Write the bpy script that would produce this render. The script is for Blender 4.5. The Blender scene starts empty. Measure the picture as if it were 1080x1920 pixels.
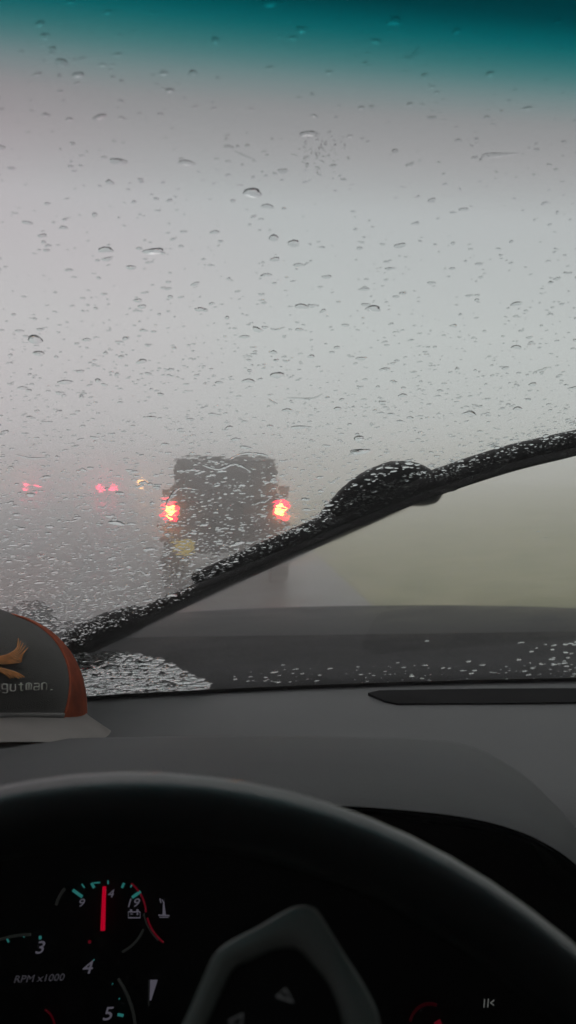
import bpy, bmesh, math, random
import numpy as np
from mathutils import Vector, Matrix
R = math.radians
random.seed(7)
rng = np.random.default_rng(11)
sc = bpy.context.scene
C = sc.collection

# ------------------------------------------------------------------ camera
H = 1.60                                   # phone height above the road
F = 1507.0                                 # focal length in photo pixels
PITCH = math.atan(65 / F)
YAW = R(4.0)                               # truck axis is +Y, the phone looks a little to the right
cam = bpy.data.cameras.new('camera')
cam.sensor_fit = 'VERTICAL'; cam.sensor_height = 24.0; cam.lens = 24.0 * F / 1920
cam.clip_start = 0.01; cam.clip_end = 3000
cam.dof.use_dof = True; cam.dof.focus_distance = 0.69
cam.dof.aperture_fstop = cam.lens / 3.0
co = bpy.data.objects.new('camera', cam); C.objects.link(co)
co.location = (0, 0, H); co.rotation_euler = (R(90) - PITCH, 0, -YAW)
sc.camera = co

# ------------------------------------------------------------------ overcast sky
SUN_EL, SUN_AZ = R(80), R(20)
w = bpy.data.worlds.new('World'); sc.world = w; w.use_nodes = True
nt = w.node_tree; N = nt.nodes; L = nt.links
bg = N['Background']
sky = N.new('ShaderNodeTexSky'); sky.sky_type = 'NISHITA'; sky.sun_disc = False
sky.sun_elevation = SUN_EL; sky.sun_rotation = SUN_AZ; sky.air_density = 1; sky.dust_density = 6; sky.ozone_density = 1
hs = N.new('ShaderNodeHueSaturation'); hs.inputs['Saturation'].default_value = 0.05
L.new(sky.outputs[0], hs.inputs['Color'])
tcw = N.new('ShaderNodeTexCoord')
nz = N.new('ShaderNodeTexNoise'); nz.inputs['Scale'].default_value = 1.6; nz.inputs['Detail'].default_value = 3
L.new(tcw.outputs['Generated'], nz.inputs['Vector'])
cr = N.new('ShaderNodeValToRGB')
cr.color_ramp.elements[0].position = .35; cr.color_ramp.elements[0].color = (5.70, 5.38, 5.50, 1)
cr.color_ramp.elements[1].position = .65; cr.color_ramp.elements[1].color = (5.30, 5.70, 5.62, 1)
sxx = N.new('ShaderNodeSeparateXYZ'); L.new(tcw.outputs['Generated'], sxx.inputs[0])
mrx = N.new('ShaderNodeMapRange'); mrx.inputs['From Min'].default_value = -.35; mrx.inputs['From Max'].default_value = .35; mrx.inputs['To Min'].default_value = -.22; mrx.inputs['To Max'].default_value = .22; L.new(sxx.outputs['X'], mrx.inputs['Value'])
adx = N.new('ShaderNodeMath'); L.new(nz.outputs['Fac'], adx.inputs[0]); L.new(mrx.outputs['Result'], adx.inputs[1]); L.new(adx.outputs[0], cr.inputs['Fac'])
mixw = N.new('ShaderNodeMix'); mixw.data_type = 'RGBA'; mixw.inputs['Factor'].default_value = 0.97
L.new(hs.outputs['Color'], mixw.inputs['A']); L.new(cr.outputs['Color'], mixw.inputs['B'])
sxw = N.new('ShaderNodeSeparateXYZ'); L.new(tcw.outputs['Generated'], sxw.inputs[0])     # low storm cloud: brightest near the horizon
el_ = N.new('ShaderNodeValToRGB'); L.new(sxw.outputs['Z'], el_.inputs['Fac'])
el_.color_ramp.elements[0].position = .06; el_.color_ramp.elements[0].color = (1, 1, 1, 1)
el_.color_ramp.elements[1].position = .52; el_.color_ramp.elements[1].color = (.80, .79, .80, 1)
for p_, c_ in ((.28, .96), (.74, 1.15), (.9, 1.9)):
    k_ = el_.color_ramp.elements.new(p_); k_.color = (c_, c_, c_, 1)
mul = N.new('ShaderNodeMix'); mul.data_type = 'RGBA'; mul.blend_type = 'MULTIPLY'; mul.inputs['Factor'].default_value = 1
L.new(mixw.outputs['Result'], mul.inputs['A']); L.new(el_.outputs['Color'], mul.inputs['B'])
L.new(mul.outputs['Result'], bg.inputs['Color'])
bg.inputs['Strength'].default_value = 0.112

sun = bpy.data.lights.new('sun', 'SUN'); sun.energy = 0.55; sun.angle = R(76); sun.color = (1, .97, .93)
so = bpy.data.objects.new('sun', sun); C.objects.link(so)
so.location = (0, 0, 30)
so.rotation_euler = Vector((-math.sin(SUN_AZ) * math.cos(SUN_EL), -math.cos(SUN_AZ) * math.cos(SUN_EL), -math.sin(SUN_EL))).to_track_quat('-Z', 'Y').to_euler()

sc.view_settings.view_transform = 'Standard'; sc.view_settings.look = 'None'
sc.view_settings.exposure = 0.0; sc.view_settings.gamma = 1
cy = sc.cycles
cy.max_bounces = 14; cy.transmission_bounces = 12; cy.glossy_bounces = 4; cy.diffuse_bounces = 3
cy.transparent_max_bounces = 12; cy.volume_bounces = 4
cy.sample_clamp_indirect = 6; cy.caustics_refractive = True; cy.use_denoising = True

# ------------------------------------------------------------------ helpers
_cp, _sp = math.cos(PITCH), math.sin(PITCH)
FW = Vector((math.sin(YAW) * _cp, math.cos(YAW) * _cp, -_sp))
RT = Vector((math.cos(YAW), -math.sin(YAW), 0)); UP = RT.cross(FW)
CAM = Vector((0, 0, H))

def ray(u, v):
    return FW + RT * ((u - 540) / F) + UP * ((960 - v) / F)
def at(u, v, Y):
    d = ray(u, v); return CAM + d * (Y / d.y)
def on_plane(u, v, p0, n):
    d = ray(u, v); return CAM + d * ((Vector(p0) - CAM).dot(n) / d.dot(n))

def nodes_of(name):
    m = bpy.data.materials.new(name); m.use_nodes = True
    return m, m.node_tree.nodes, m.node_tree.links, m.node_tree.nodes['Principled BSDF']

def mat(name, col, rough=.5, metal=0, var=0.15, scale=20, bump=0, bscale=200, emit=None, es=0, coat=0, spec=.5):
    """procedural material: base colour broken up by noise, optional grain bump"""
    m, N, L, b = nodes_of(name)
    b.inputs['Roughness'].default_value = rough; b.inputs['Metallic'].default_value = metal
    b.inputs['Coat Weight'].default_value = coat; b.inputs['Specular IOR Level'].default_value = spec
    tc = N.new('ShaderNodeTexCoord')
    n = N.new('ShaderNodeTexNoise'); n.inputs['Scale'].default_value = scale; n.inputs['Detail'].default_value = 5
    L.new(tc.outputs['Object'], n.inputs['Vector'])
    r = N.new('ShaderNodeValToRGB')
    r.color_ramp.elements[0].position = .3; r.color_ramp.elements[1].position = .7
    r.color_ramp.elements[0].color = (*[c * (1 - var) for c in col], 1)
    r.color_ramp.elements[1].color = (*[min(1, c * (1 + var)) for c in col], 1)
    L.new(n.outputs['Fac'], r.inputs['Fac']); L.new(r.outputs['Color'], b.inputs['Base Color'])
    if bump:
        n2 = N.new('ShaderNodeTexNoise'); n2.inputs['Scale'].default_value = bscale; n2.inputs['Detail'].default_value = 3
        L.new(tc.outputs['Object'], n2.inputs['Vector'])
        bp = N.new('ShaderNodeBump'); bp.inputs['Strength'].default_value = bump; bp.inputs['Distance'].default_value = .002
        L.new(n2.outputs['Fac'], bp.inputs['Height']); L.new(bp.outputs['Normal'], b.inputs['Normal'])
    if emit:
        b.inputs['Emission Color'].default_value = (*emit, 1); b.inputs['Emission Strength'].default_value = es
    return m

def link(name, me, m, parent=None, smooth=False):
    if m: me.materials.append(m)
    if smooth: me.polygons.foreach_set('use_smooth', [True] * len(me.polygons))
    o = bpy.data.objects.new(name, me); C.objects.link(o)
    if parent:
        o.parent = parent
        o.matrix_parent_inverse = Matrix.Translation(parent_origin(parent)).inverted()
    return o
def parent_origin(p):
    v = Vector(p.location); q = p.parent
    return v
def obj(name, bm, m, parent=None, smooth=False, bevel=0):
    me = bpy.data.meshes.new(name); bm.normal_update(); bm.to_mesh(me); bm.free()
    o = link(name, me, m, parent, smooth)
    if bevel:
        md = o.modifiers.new('bevel', 'BEVEL'); md.width = bevel; md.segments = 3; md.limit_method = 'ANGLE'; md.angle_limit = R(35)
    return o
def tag(o, label=None, cat=None, group=None, kind=None):
    if label: o['label'] = label
    if cat: o['category'] = cat
    if group: o['group'] = group
    if kind: o['kind'] = kind
    return o
def empty(name, parent=None):
    # all geometry is written in world coordinates (things) or in the thing's own frame, so empties sit at the origin of that frame
    o = bpy.data.objects.new(name, None); C.objects.link(o); o.empty_display_size = .1
    if parent: o.parent = parent
    return o

def box(bm, c, s, rot=None, taper=None):
    r = bmesh.ops.create_cube(bm, size=1)['verts']
    for v in r:
        v.co = Vector((v.co.x * s[0], v.co.y * s[1], v.co.z * s[2]))
        if taper and v.co.z > 0: v.co.x *= taper[0]; v.co.y *= taper[1]
        if rot is not None: v.co = rot @ v.co
        v.co += Vector(c)
    return r
def rbox(c, s, bev=.02, rot=None, taper=None, seg=3):
    bm = bmesh.new(); box(bm, c, s, rot, taper)
    bmesh.ops.bevel(bm, geom=list(bm.edges), offset=bev, segments=seg, affect='EDGES', profile=.5)
    return bm
def cyl(bm, c, r, d, axis='Z', seg=24, r2=None):
    vs = bmesh.ops.create_cone(bm, cap_ends=True, segments=seg, radius1=r, radius2=r if r2 is None else r2, depth=d)['verts']
    M = {'Z': Matrix(), 'X': Matrix.Rotation(R(90), 4, 'Y'), 'Y': Matrix.Rotation(R(-90), 4, 'X')}[axis]
    for v in vs: v.co = (M @ v.co) + Vector(c)
    return vs
def tube(bm, pts, rad, seg=10, closed=False, flat=None, upv=None):
    """sweep a circle (or an ellipse rad x flat) along pts"""
    n = len(pts); pts = [Vector(p) for p in pts]; rings = []
    for i, p in enumerate(pts):
        a = pts[(i - 1) % n] if (closed or i) else p; b = pts[(i + 1) % n] if (closed or i < n - 1) else p
        t = (b - a).normalized()
        u = (Vector(upv) if upv else Vector((0, 0, 1)))
        s = t.cross(u)
        if s.length < 1e-4: s = t.cross(Vector((0, 1, 0)))
        s.normalize(); k = s.cross(t).normalized()
        r = rad[i] if isinstance(rad, (list, tuple)) else rad
        f = r if flat is None else (flat[i] if isinstance(flat, (list, tuple)) else flat)
        rings.append([bm.verts.new(p + s * r * math.cos(2 * math.pi * j / seg) + k * f * math.sin(2 * math.pi * j / seg)) for j in range(seg)])
    for i in range(n if closed else n - 1):
        a, b = rings[i], rings[(i + 1) % n]
        for j in range(seg): bm.faces.new((a[j], a[(j + 1) % seg], b[(j + 1) % seg], b[j]))
    if not closed:
        bm.faces.new(rings[0][::-1]); bm.faces.new(rings[-1])
def prism(bm, poly, off):
    """solid from a planar 3-D polygon pushed along off"""
    a = [bm.verts.new(Vector(p)) for p in poly]; b = [bm.verts.new(Vector(p) + Vector(off)) for p in poly]
    bm.faces.new(a[::-1]); bm.faces.new(b); n = len(a)
    for i in range(n): bm.faces.new((a[i], a[(i + 1) % n], b[(i + 1) % n], b[i]))
    bmesh.ops.recalc_face_normals(bm, faces=bm.faces)
def grid(bm, rows):
    V = [[bm.verts.new(Vector(p)) for p in r] for r in rows]
    for i in range(len(V) - 1):
        for j in range(len(V[0]) - 1): bm.faces.new((V[i][j], V[i][j + 1], V[i + 1][j + 1], V[i + 1][j]))
def catmull(P, n=8, closed=False):
    P = [np.array(p, float) for p in P]; out = []; m = len(P)
    for i in range(m if closed else m - 1):
        g = (lambda k: P[k % m]) if closed else (lambda k: P[max(0, min(m - 1, k))])
        a, b, c, d = g(i - 1), g(i), g(i + 1), g(i + 2)
        for k in range(n):
            t = k / n
            out.append(.5 * ((2 * b) + (-a + c) * t + (2 * a - 5 * b + 4 * c - d) * t * t + (-a + 3 * b - 3 * c + d) * t ** 3))
    if not closed: out.append(P[-1])
    return out

# ------------------------------------------------------------------ materials
M_dash = mat('dash_plastic', (.050, .053, .055), .55, bump=.35, bscale=900, var=.06)
M_binn = mat('binnacle_plastic', (.035, .038, .040), .6, bump=.35, bscale=900, var=.06)
M_blackp = mat('black_plastic', (.012, .012, .013), .6, var=.2)
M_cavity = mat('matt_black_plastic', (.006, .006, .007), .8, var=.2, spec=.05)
M_rubber = mat('black_rubber', (.004, .004, .004), .6, var=.3, spec=.15)
M_leather = mat('wheel_leather', (.045, .048, .05), .42, coat=.4, bump=.12, bscale=700, var=.1)
M_satin = mat('satin_silver_trim', (.46, .49, .46), .45, metal=.1, var=.05)
M_hood = mat('truck_paint', (.046, .048, .050), .62, spec=.25, var=.08)
M_cowl = mat('cowl_plastic', (.010, .010, .011), .75, spec=.1, bump=1, bscale=60, var=.5, scale=30)
M_liner = mat('headliner_cloth', (.10, .10, .10), .9, var=.1)

# ------------------------------------------------------------------ the setting
def ground_mat(name, c1, c2, rough, scale, wet=0.0):
    m, N, L, b = nodes_of(name)
    tc = N.new('ShaderNodeTexCoord')
    n = N.new('ShaderNodeTexNoise'); n.inputs['Scale'].default_value = scale; n.inputs['Detail'].default_value = 8
    L.new(tc.outputs['Object'], n.inputs['Vector'])
    r = N.new('ShaderNodeValToRGB'); r.color_ramp.elements[0].position = .35; r.color_ramp.elements[1].position = .65
    r.color_ramp.elements[0].color = (*c1, 1); r.color_ramp.elements[1].color = (*c2, 1)
    L.new(n.outputs['Fac'], r.inputs['Fac']); L.new(r.outputs['Color'], b.inputs['Base Color'])
    n3 = N.new('ShaderNodeTexNoise'); n3.inputs['Scale'].default_value = 1.1; n3.inputs['Detail'].default_value = 3
    L.new(tc.outputs['Object'], n3.inputs['Vector'])
    mr = N.new('ShaderNodeMapRange'); mr.inputs['To Min'].default_value = max(.05, rough - wet); mr.inputs['To Max'].default_value = rough
    L.new(n3.outputs['Fac'], mr.inputs['Value']); L.new(mr.outputs['Result'], b.inputs['Roughness'])
    bp = N.new('ShaderNodeBump'); bp.inputs['Strength'].default_value = .4; bp.inputs['Distance'].default_value = .02
    n2 = N.new('ShaderNodeTexNoise'); n2.inputs['Scale'].default_value = scale * 12; n2.inputs['Detail'].default_value = 4
    L.new(tc.outputs['Object'], n2.inputs['Vector']); L.new(n2.outputs['Fac'], bp.inputs['Height']); L.new(bp.outputs['Normal'], b.inputs['Normal'])
    return m
def sheet(name, x0, x1, y0, y1, z, m, nx=1, ny=1, hf=None):
    bm = bmesh.new()
    grid(bm, [[(x0 + (x1 - x0) * i / nx, y0 + (y1 - y0) * j / ny, z + (hf(x0 + (x1 - x0) * i / nx, y0 + (y1 - y0) * j / ny) if hf else 0)) for i in range(nx + 1)] for j in range(ny + 1)])
    return tag(obj(name, bm, m, smooth=True), kind='structure')
ROAD_R = 1.75; ROAD_L = -19
M_grass = ground_mat('wet_grass', (.12, .13, .05), (.20, .195, .10), .9, 1.3)
sheet('ground', -600, 600, -60, 900, -.03, M_grass)
sheet('road', ROAD_L, ROAD_R, -40, 600, 0, ground_mat('wet_asphalt', (.042, .042, .045), (.065, .063, .064), .55, 3, wet=.35), 4, 40)
def bank(x, y):
    t = max(0, x - ROAD_R - .6); return min(1.0, t * .075) + .05 * math.sin(x * 1.3 + y * .31) * min(1, t)
sheet('grass_verge', ROAD_R, 60, -20, 160, .004, M_grass, 60, 60, bank)
M_line = mat('road_paint', (.20, .20, .19), .5, var=.25, scale=9)
bm = bmesh.new()
for lx in (-1.75, -5.4, -9.05, -12.7, -16.3):
    for k in range(30):
        y = 3.5 + k * 9
        box(bm, (lx, y, .004), (.12, 3, .002))
for x in (ROAD_L + .3,): box(bm, (x, 120, .004), (.14, 300, .002))
tag(obj('lane_markings', bm, M_line), kind='structure')

# ------------------------------------------------------------------ our truck: windshield geometry
TX = .38; ZB = H - .249; CS, SN = math.cos(R(38)), math.sin(R(38))
def glass(X, t, d=0.0):
    """point on the raked, bowed windshield: X across, t metres up the glass, d proud of the outer face"""
    q = (X - TX) / .75
    p = Vector((X, .97 - .08 * q * q - CS * t, ZB + SN * t))
    if d: p += gnorm(X) * d
    return p
def gnorm(X):
    dX = Vector((1, -.16 * (X - TX) / .5625, 0)); dt = Vector((0, -CS, SN))
    n = dX.cross(dt).normalized(); return n if n.z > 0 else -n
def hit(u, v):
    """glass coordinates (X, t) of the windshield point in direction (u, v)"""
    d = ray(u, v); a, b = .1, 1.6
    def f(s):
        P = CAM + d * s; q = (P.x - TX) / .75; t = (P.z - ZB) / SN
        return P.y - (.97 - .08 * q * q - CS * t)
    for _ in range(50):
        c = (a + b) / 2
        if f(c) > 0: b = c
        else: a = c
    P = CAM + d * a; return P.x, (P.z - ZB) / SN

# the sector that the blade has just wiped, in glass coordinates
line = sorted([hit(u, v) for u, v in [(-200, 1330), (60, 1250), (250, 1163), (400, 1098), (560, 1030), (700, 970), (830, 918), (960, 876), (1080, 846), (1250, 800)]])
LX = [p[0] for p in line]; LT = [p[1] for p in line]
inn = sorted([hit(u, v) for u, v in [(205, 1216), (260, 1222), (320, 1240), (365, 1262), (392, 1280)]])
IX = [p[0] for p in inn]; IT = [p[1] for p in inn]; IX0, IX1 = IX[0] - .10, IX[-1]
truck = tag(empty('pickup_truck'), 'dark grey interior and wet hood of the pickup truck the picture is taken from', 'pickup truck')

# windshield: closed 5 mm slab, teal shade band dyed into the upper glass, sky darkening painted in grey below it
m, N_, L_, b = nodes_of('windshield_glass')
N_.remove(b); g = N_.new('ShaderNodeBsdfGlass'); g.inputs['IOR'].default_value = 1.45; g.inputs['Roughness'].default_value = 0
uvn = N_.new('ShaderNodeUVMap'); sx = N_.new('ShaderNodeSeparateXYZ'); L_.new(uvn.outputs[0], sx.inputs[0])
ramp = N_.new('ShaderNodeValToRGB'); e = ramp.color_ramp.elements
T_at = lambda v: hit(700, v)[1]
stops = [(620, (.985, .985, .985)), (400, (.93, .925, .935)), (285, (.81, .79, .80)), (215, (.73, .72, .73)), (165, (.58, .67, .68)), (110, (.29, .57, .58)), (55, (.06, .46, .485)), (0, (.02, .28, .31))]
for k, (v, c) in enumerate(stops):
    if 0 < k < len(stops) - 1: el = e.new(T_at(v) / .85)
    else:
        el = e[0 if k == 0 else len(e) - 1]; el.position = T_at(v) / .85
    el.color = (*c, 1)
L_.new(sx.outputs['Y'], ramp.inputs['Fac']); L_.new(ramp.outputs['Color'], g.inputs['Color'])
L_.new(g.outputs[0], N_['Material Output'].inputs['Surface'])
M_glass = m
# its outer face is wet: a thin rippled film above the blade, a smeared film where the blade has just passed
M_wet = m.copy(); M_wet.name = 'wet_windshield_face'; N_ = M_wet.node_tree.nodes; L_ = M_wet.node_tree.links
g = next(n for n in N_ if n.type == 'BSDF_GLASS'); ramp = next(n for n in N_ if n.type == 'VALTORGB'); tcf = N_.new('ShaderNodeTexCoord')
g2 = N_.new('ShaderNodeBsdfGlass'); g2.inputs['IOR'].default_value = 1.45; g2.inputs['Roughness'].default_value = .16; L_.new(ramp.outputs['Color'], g2.inputs['Color'])
at_ = N_.new('ShaderNodeAttribute'); at_.attribute_name = 'film'; sf = N_.new('ShaderNodeSeparateXYZ'); L_.new(at_.outputs['Color'], sf.inputs[0])
nr = N_.new('ShaderNodeTexNoise'); nr.inputs['Scale'].default_value = 75; nr.inputs['Detail'].default_value = 2; L_.new(tcf.outputs['Object'], nr.inputs['Vector'])
br = N_.new('ShaderNodeBump'); br.inputs['Distance'].default_value = .00035
ms = N_.new('ShaderNodeMath'); ms.operation = 'MULTIPLY'; ms.inputs[1].default_value = .55; L_.new(sf.outputs['Y'], ms.inputs[0]); L_.new(ms.outputs[0], br.inputs['Strength'])
L_.new(nr.outputs['Fac'], br.inputs['Height']); L_.new(br.outputs['Normal'], g.inputs['Normal'])
mp = N_.new('ShaderNodeMapping'); mp.inputs['Scale'].default_value = (14, 60, 60); mp.inputs['Rotation'].default_value = (0, R(24), 0); L_.new(tcf.outputs['Object'], mp.inputs['Vector'])
ns = N_.new('ShaderNodeTexNoise'); ns.inputs['Scale'].default_value = 1; ns.inputs['Detail'].default_value = 4; L_.new(mp.outputs['Vector'], ns.inputs['Vector'])
mm = N_.new('ShaderNodeMapRange'); mm.inputs['From Min'].default_value = .3; mm.inputs['From Max'].default_value = .7; mm.inputs['To Min'].default_value = .3; mm.inputs['To Max'].default_value = 1.7; L_.new(ns.outputs['Fac'], mm.inputs['Value'])
mv = N_.new('ShaderNodeMath'); mv.operation = 'MULTIPLY'; mv.use_clamp = True; L_.new(sf.outputs['X'], mv.inputs[0]); L_.new(mm.outputs['Result'], mv.inputs[1])
mx = N_.new('ShaderNodeMixShader'); L_.new(mv.outputs[0], mx.inputs[0]); L_.new(g.outputs[0], mx.inputs[1]); L_.new(g2.outputs[0], mx.inputs[2])
L_.new(mx.outputs[0], N_['Material Output'].inputs['Surface'])
me = bpy.data.meshes.new('windshield')
bm = bmesh.new(); uvl = bm.loops.layers.uv.new('UVMap')
nx, ny = 180, 100; X0, X1, T1 = -.37, 1.13, .85
rows = []
for dd in (0, -.005):
    rows.append([[bm.verts.new(glass(X0 + (X1 - X0) * i / nx, -.01 + (T1 + .01) * j / ny, dd)) for i in range(nx + 1)] for j in range(ny + 1)])
A, B = rows
for j in range(ny):
    for i in range(nx):
        bm.faces.new((A[j][i], A[j][i + 1], A[j + 1][i + 1], A[j + 1][i]))
        bm.faces.new((B[j][i], B[j + 1][i], B[j + 1][i + 1], B[j][i + 1]))
for i in range(nx):
    bm.faces.new((A[0][i], B[0][i], B[0][i + 1], A[0][i + 1])); bm.faces.new((A[ny][i], A[ny][i + 1], B[ny][i + 1], B[ny][i]))
for j in range(ny):
    bm.faces.new((A[j][0], A[j + 1][0], B[j + 1][0], B[j][0])); bm.faces.new((A[j][nx], B[j][nx], B[j + 1][nx], A[j + 1][nx]))
bmesh.ops.recalc_face_normals(bm, faces=bm.faces)
for f in bm.faces:
    f.smooth = True
    for l in f.loops: l[uvl].uv = ((l.vert.co.x - X0) / (X1 - X0), ((l.vert.co.z - ZB) / SN) / .85)
for e_ in bm.edges:
    if len(e_.link_faces) == 2 and e_.calc_face_angle() > 1: e_.smooth = False
bm.normal_update()
for f in bm.faces: f.material_index = 1 if f.normal.dot(gnorm(TX)) > .6 else 0
bm.to_mesh(me); bm.free()
fa = me.color_attributes.new('film', 'FLOAT_COLOR', 'POINT')
for v_, d_ in zip(me.vertices, fa.data):
    X_, t_ = v_.co.x, (v_.co.z - ZB) / SN; dl = t_ - float(np.interp(X_, LX, LT))
    up_ = float(np.interp(t_, [0, .3, .55], [1, .7, .25]))
    k_ = min(1, max(0, (dl + .004) / .008))
    veil = k_ * .26 * up_ + (1 - k_) * ((.16 + .16 * min(1, t_ / .12)) + .75 * math.exp(dl / .018))
    d_.color = (veil, k_ * up_, 0, 1)
link('windshield', me, M_glass, truck); me.materials.append(M_wet)

# frit: black ceramic border along the lower edge (outer dot band)
bm = bmesh.new()
xs = [X0 + (X1 - X0) * i / 60 for i in range(61)]
rows = [[glass(x, t, -.0065) for x in xs] for t in (-.012, .0, .010)]
grid(bm, rows); obj('windshield_border', bm, M_cavity, truck, smooth=True)

# roof, pillars, doors and rear wall keep the cabin dark
def quadsolid(name, pts, off, m):
    bm = bmesh.new(); prism(bm, pts, off); return obj(name, bm, m, truck)
top = glass(TX, T1); yt, zt = top.y, top.z
bm = bmesh.new()
grid(bm, [[(x, yt + .03 - .08 * ((x - TX) / .75) ** 2 - k * .21, zt + .012 + .03 * math.sin(min(1, k / 3) * 1.5) - .03 * ((x - TX) / .8) ** 2) for x in [TX - .8 + .1 * i for i in range(17)]] for k in range(10)])
g0 = bmesh.ops.solidify(bm, geom=list(bm.faces), thickness=.03)
obj('roof', bm, M_liner, truck)
for s in (-1, 1):
    bm = bmesh.new()
    p0, p1 = glass(TX + s * .775, -.03), glass(TX + s * .775, T1 + .02)
    tube(bm, [p0, p1], .045, 12, flat=.035); obj('windshield_pillar', bm, M_liner, truck, smooth=True)
    xo = TX + s * .83
    bm = bmesh.new(); yb = -1.15
    box(bm, (xo, (1.15 + yb) / 2, .85), (.06, 1.15 - yb, .90))
    d = obj('door', bm, M_blackp, truck, bevel=.01)
    bm = bmesh.new(); box(bm, (xo, -.30, 1.30 + (zt - 1.30) / 2), (.05, .12, zt - 1.30)); obj('door_pillar', bm, M_liner, truck)
    m, N_, L_, b = nodes_of('tinted_side_glass')
    b.inputs['Transmission Weight'].default_value = 1; b.inputs['Base Color'].default_value = (.10, .11, .11, 1); b.inputs['Roughness'].default_value = 0  # unseen windows, tint made deep to hold back side light
    tz = N_.new('ShaderNodeTexNoise'); tz.inputs['Scale'].default_value = 3
    rr = N_.new('ShaderNodeMapRange'); rr.inputs['To Min'].default_value = 0; rr.inputs['To Max'].default_value = .03
    L_.new(tz.outputs['Fac'], rr.inputs['Value']); L_.new(rr.outputs['Result'], b.inputs['Roughness'])
    bm = bmesh.new(); prism(bm, [(xo, 1.0, 1.30), (xo, yt + .05, zt - .02), (xo, -1.1, zt - .02), (xo, -1.1, 1.30)], (.004, 0, 0))
    obj('side_window', bm, m, truck)
bm = bmesh.new(); box(bm, (TX, -1.18, 1.2), (1.7, .06, 1.6)); obj('rear_wall', bm, M_blackp, truck)
bm = bmesh.new(); box(bm, (TX, 0, .40), (1.7, 2.3, .04)); obj('cabin_floor', bm, M_blackp, truck)

# hood and cowl
bm = bmesh.new(); rows = []
for k in range(15):
    s = k / 14; y = 1.335 + .98 * s
    z0 = H - .268 - .065 * s - .05 * s ** 4 - (.20 * max(0, (s - .93) / .07) ** 2)
    rows.append([(TX + x * (1 - .05 * s), y - .06 * abs(x) ** 2, z0 - .035 * abs(x / .88) ** 2.6) for x in [-.90 + .06 * i for i in range(31)]])
grid(bm, rows); bmesh.ops.solidify(bm, geom=list(bm.faces), thickness=.02)
obj('hood', bm, M_hood, truck, smooth=True)
for s in (-1, 1):
    bm = rbox((TX + s * .93, 1.65, .95), (.14, 1.25, .62), .05); obj('fender', bm, M_hood, truck, smooth=True)
bm = rbox((TX, 2.33, .86), (1.75, .10, .62), .04); obj('grille', bm, M_blackp, truck)
bm = bmesh.new(); rows = []
for k in range(9):
    s = k / 8
    rows.append([(x, (.985 - .08 * ((x - TX) / .75) ** 2) * (1 - s) + 1.35 * s, ZB - .030 + .012 * s + .006 * math.sin(k * 2.4)) for x in xs])
grid(bm, rows); obj('cowl_panel', bm, M_cowl, truck, smooth=True)
# ------------------------------------------------------------------ dashboard
ZD = H - .2535
def dash_front(x): return float(np.interp(x, [.20, .34], [.565, .42]))
bm = bmesh.new(); rows = []
for s in np.linspace(0, 1, 14):
    r_ = []
    for x in np.linspace(-.45, 1.21, 60):
        yb = .962 - .08 * ((x - TX) / .75) ** 2; y = yb + (dash_front(x) - yb) * s
        z = ZD + .004 * math.sin(min(1, s * 3) * math.pi / 2) - .03 * max(0, (s - .8) / .2) ** 2
        r_.append((x, y, z))
    rows.append(r_)
rows.append([(x, dash_front(x) - .015, ZD - .09) for x in np.linspace(-.45, 1.21, 60)])
rows.append([(x, dash_front(x), ZD - .50) for x in np.linspace(-.45, 1.21, 60)])
grid(bm, rows)
dash = obj('dashboard', bm, M_dash, truck, smooth=True)
# defroster slot: flat black plate painting the shade in the opening, left end tapered
def dplane(u, v): return on_plane(u, v, (0, 0, ZD + .0055), Vector((0, 0, 1)))
bm = bmesh.new()
vent = [dplane(*p) for p in [(690, 1299), (712, 1294), (900, 1291), (1080, 1290), (1300, 1291)]] + [dplane(*p) for p in [(1300, 1316), (1080, 1316), (900, 1318), (745, 1319), (722, 1314)]]
prism(bm, vent, (0, 0, -.004))
obj('defrost_vent_shade', bm, M_cavity, dash)
bm = rbox((-.285, .76, H - .229), (.14, .11, .050), .008); obj('dash_pad', bm, M_dash, dash)
# binnacle hood over the gauges
back = [(-400, 1470, .60), (-150, 1412, .60), (0, 1392, .60), (150, 1384, .60), (400, 1380, .60), (700, 1382, .60), (820, 1387, .60), (900, 1405, .59), (980, 1452, .575), (1040, 1508, .56), (1085, 1563, .55), (1160, 1680, .54), (1240, 1850, .53)]
front = [(-400, 1600, .42), (-150, 1535, .42), (0, 1512, .42), (150, 1506, .42), (400, 1505, .42), (640, 1511, .42), (780, 1521, .42), (880, 1534, .42), (960, 1554, .42), (1020, 1580, .42), (1080, 1622, .42), (1160, 1710, .42), (1240, 1860, .42)]
Bk = [Vector(p) for p in catmull([at(*p) for p in back], 6)]; Fr = [Vector(p) for p in catmull([at(*p) for p in front], 6)]
bm = bmesh.new(); rows = []
down = [Vector((p.x + (.02 if p.x > .2 else 0), p.y + .045, p.z - .075)) for p in Bk]
rows.append(down); rows.append([p.lerp(q, .12) + Vector((0, 0, -.012)) for p, q in zip(Bk, down)])
for s in (0, .08, .2, .4, .6, .8, .93, 1):
    rows.append([p.lerp(q, s) + Vector((0, 0, .006 * math.sin(math.pi * s) + (-.002 if s == 1 else 0))) for p, q in zip(Bk, Fr)])
grid(bm, rows)
obj('binnacle', bm, M_binn, dash, smooth=True)
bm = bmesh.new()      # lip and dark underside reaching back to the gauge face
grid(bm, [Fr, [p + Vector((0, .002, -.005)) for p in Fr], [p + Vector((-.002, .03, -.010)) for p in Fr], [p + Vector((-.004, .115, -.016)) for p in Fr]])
obj('binnacle_underside', bm, M_cavity, dash, smooth=True)

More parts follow.
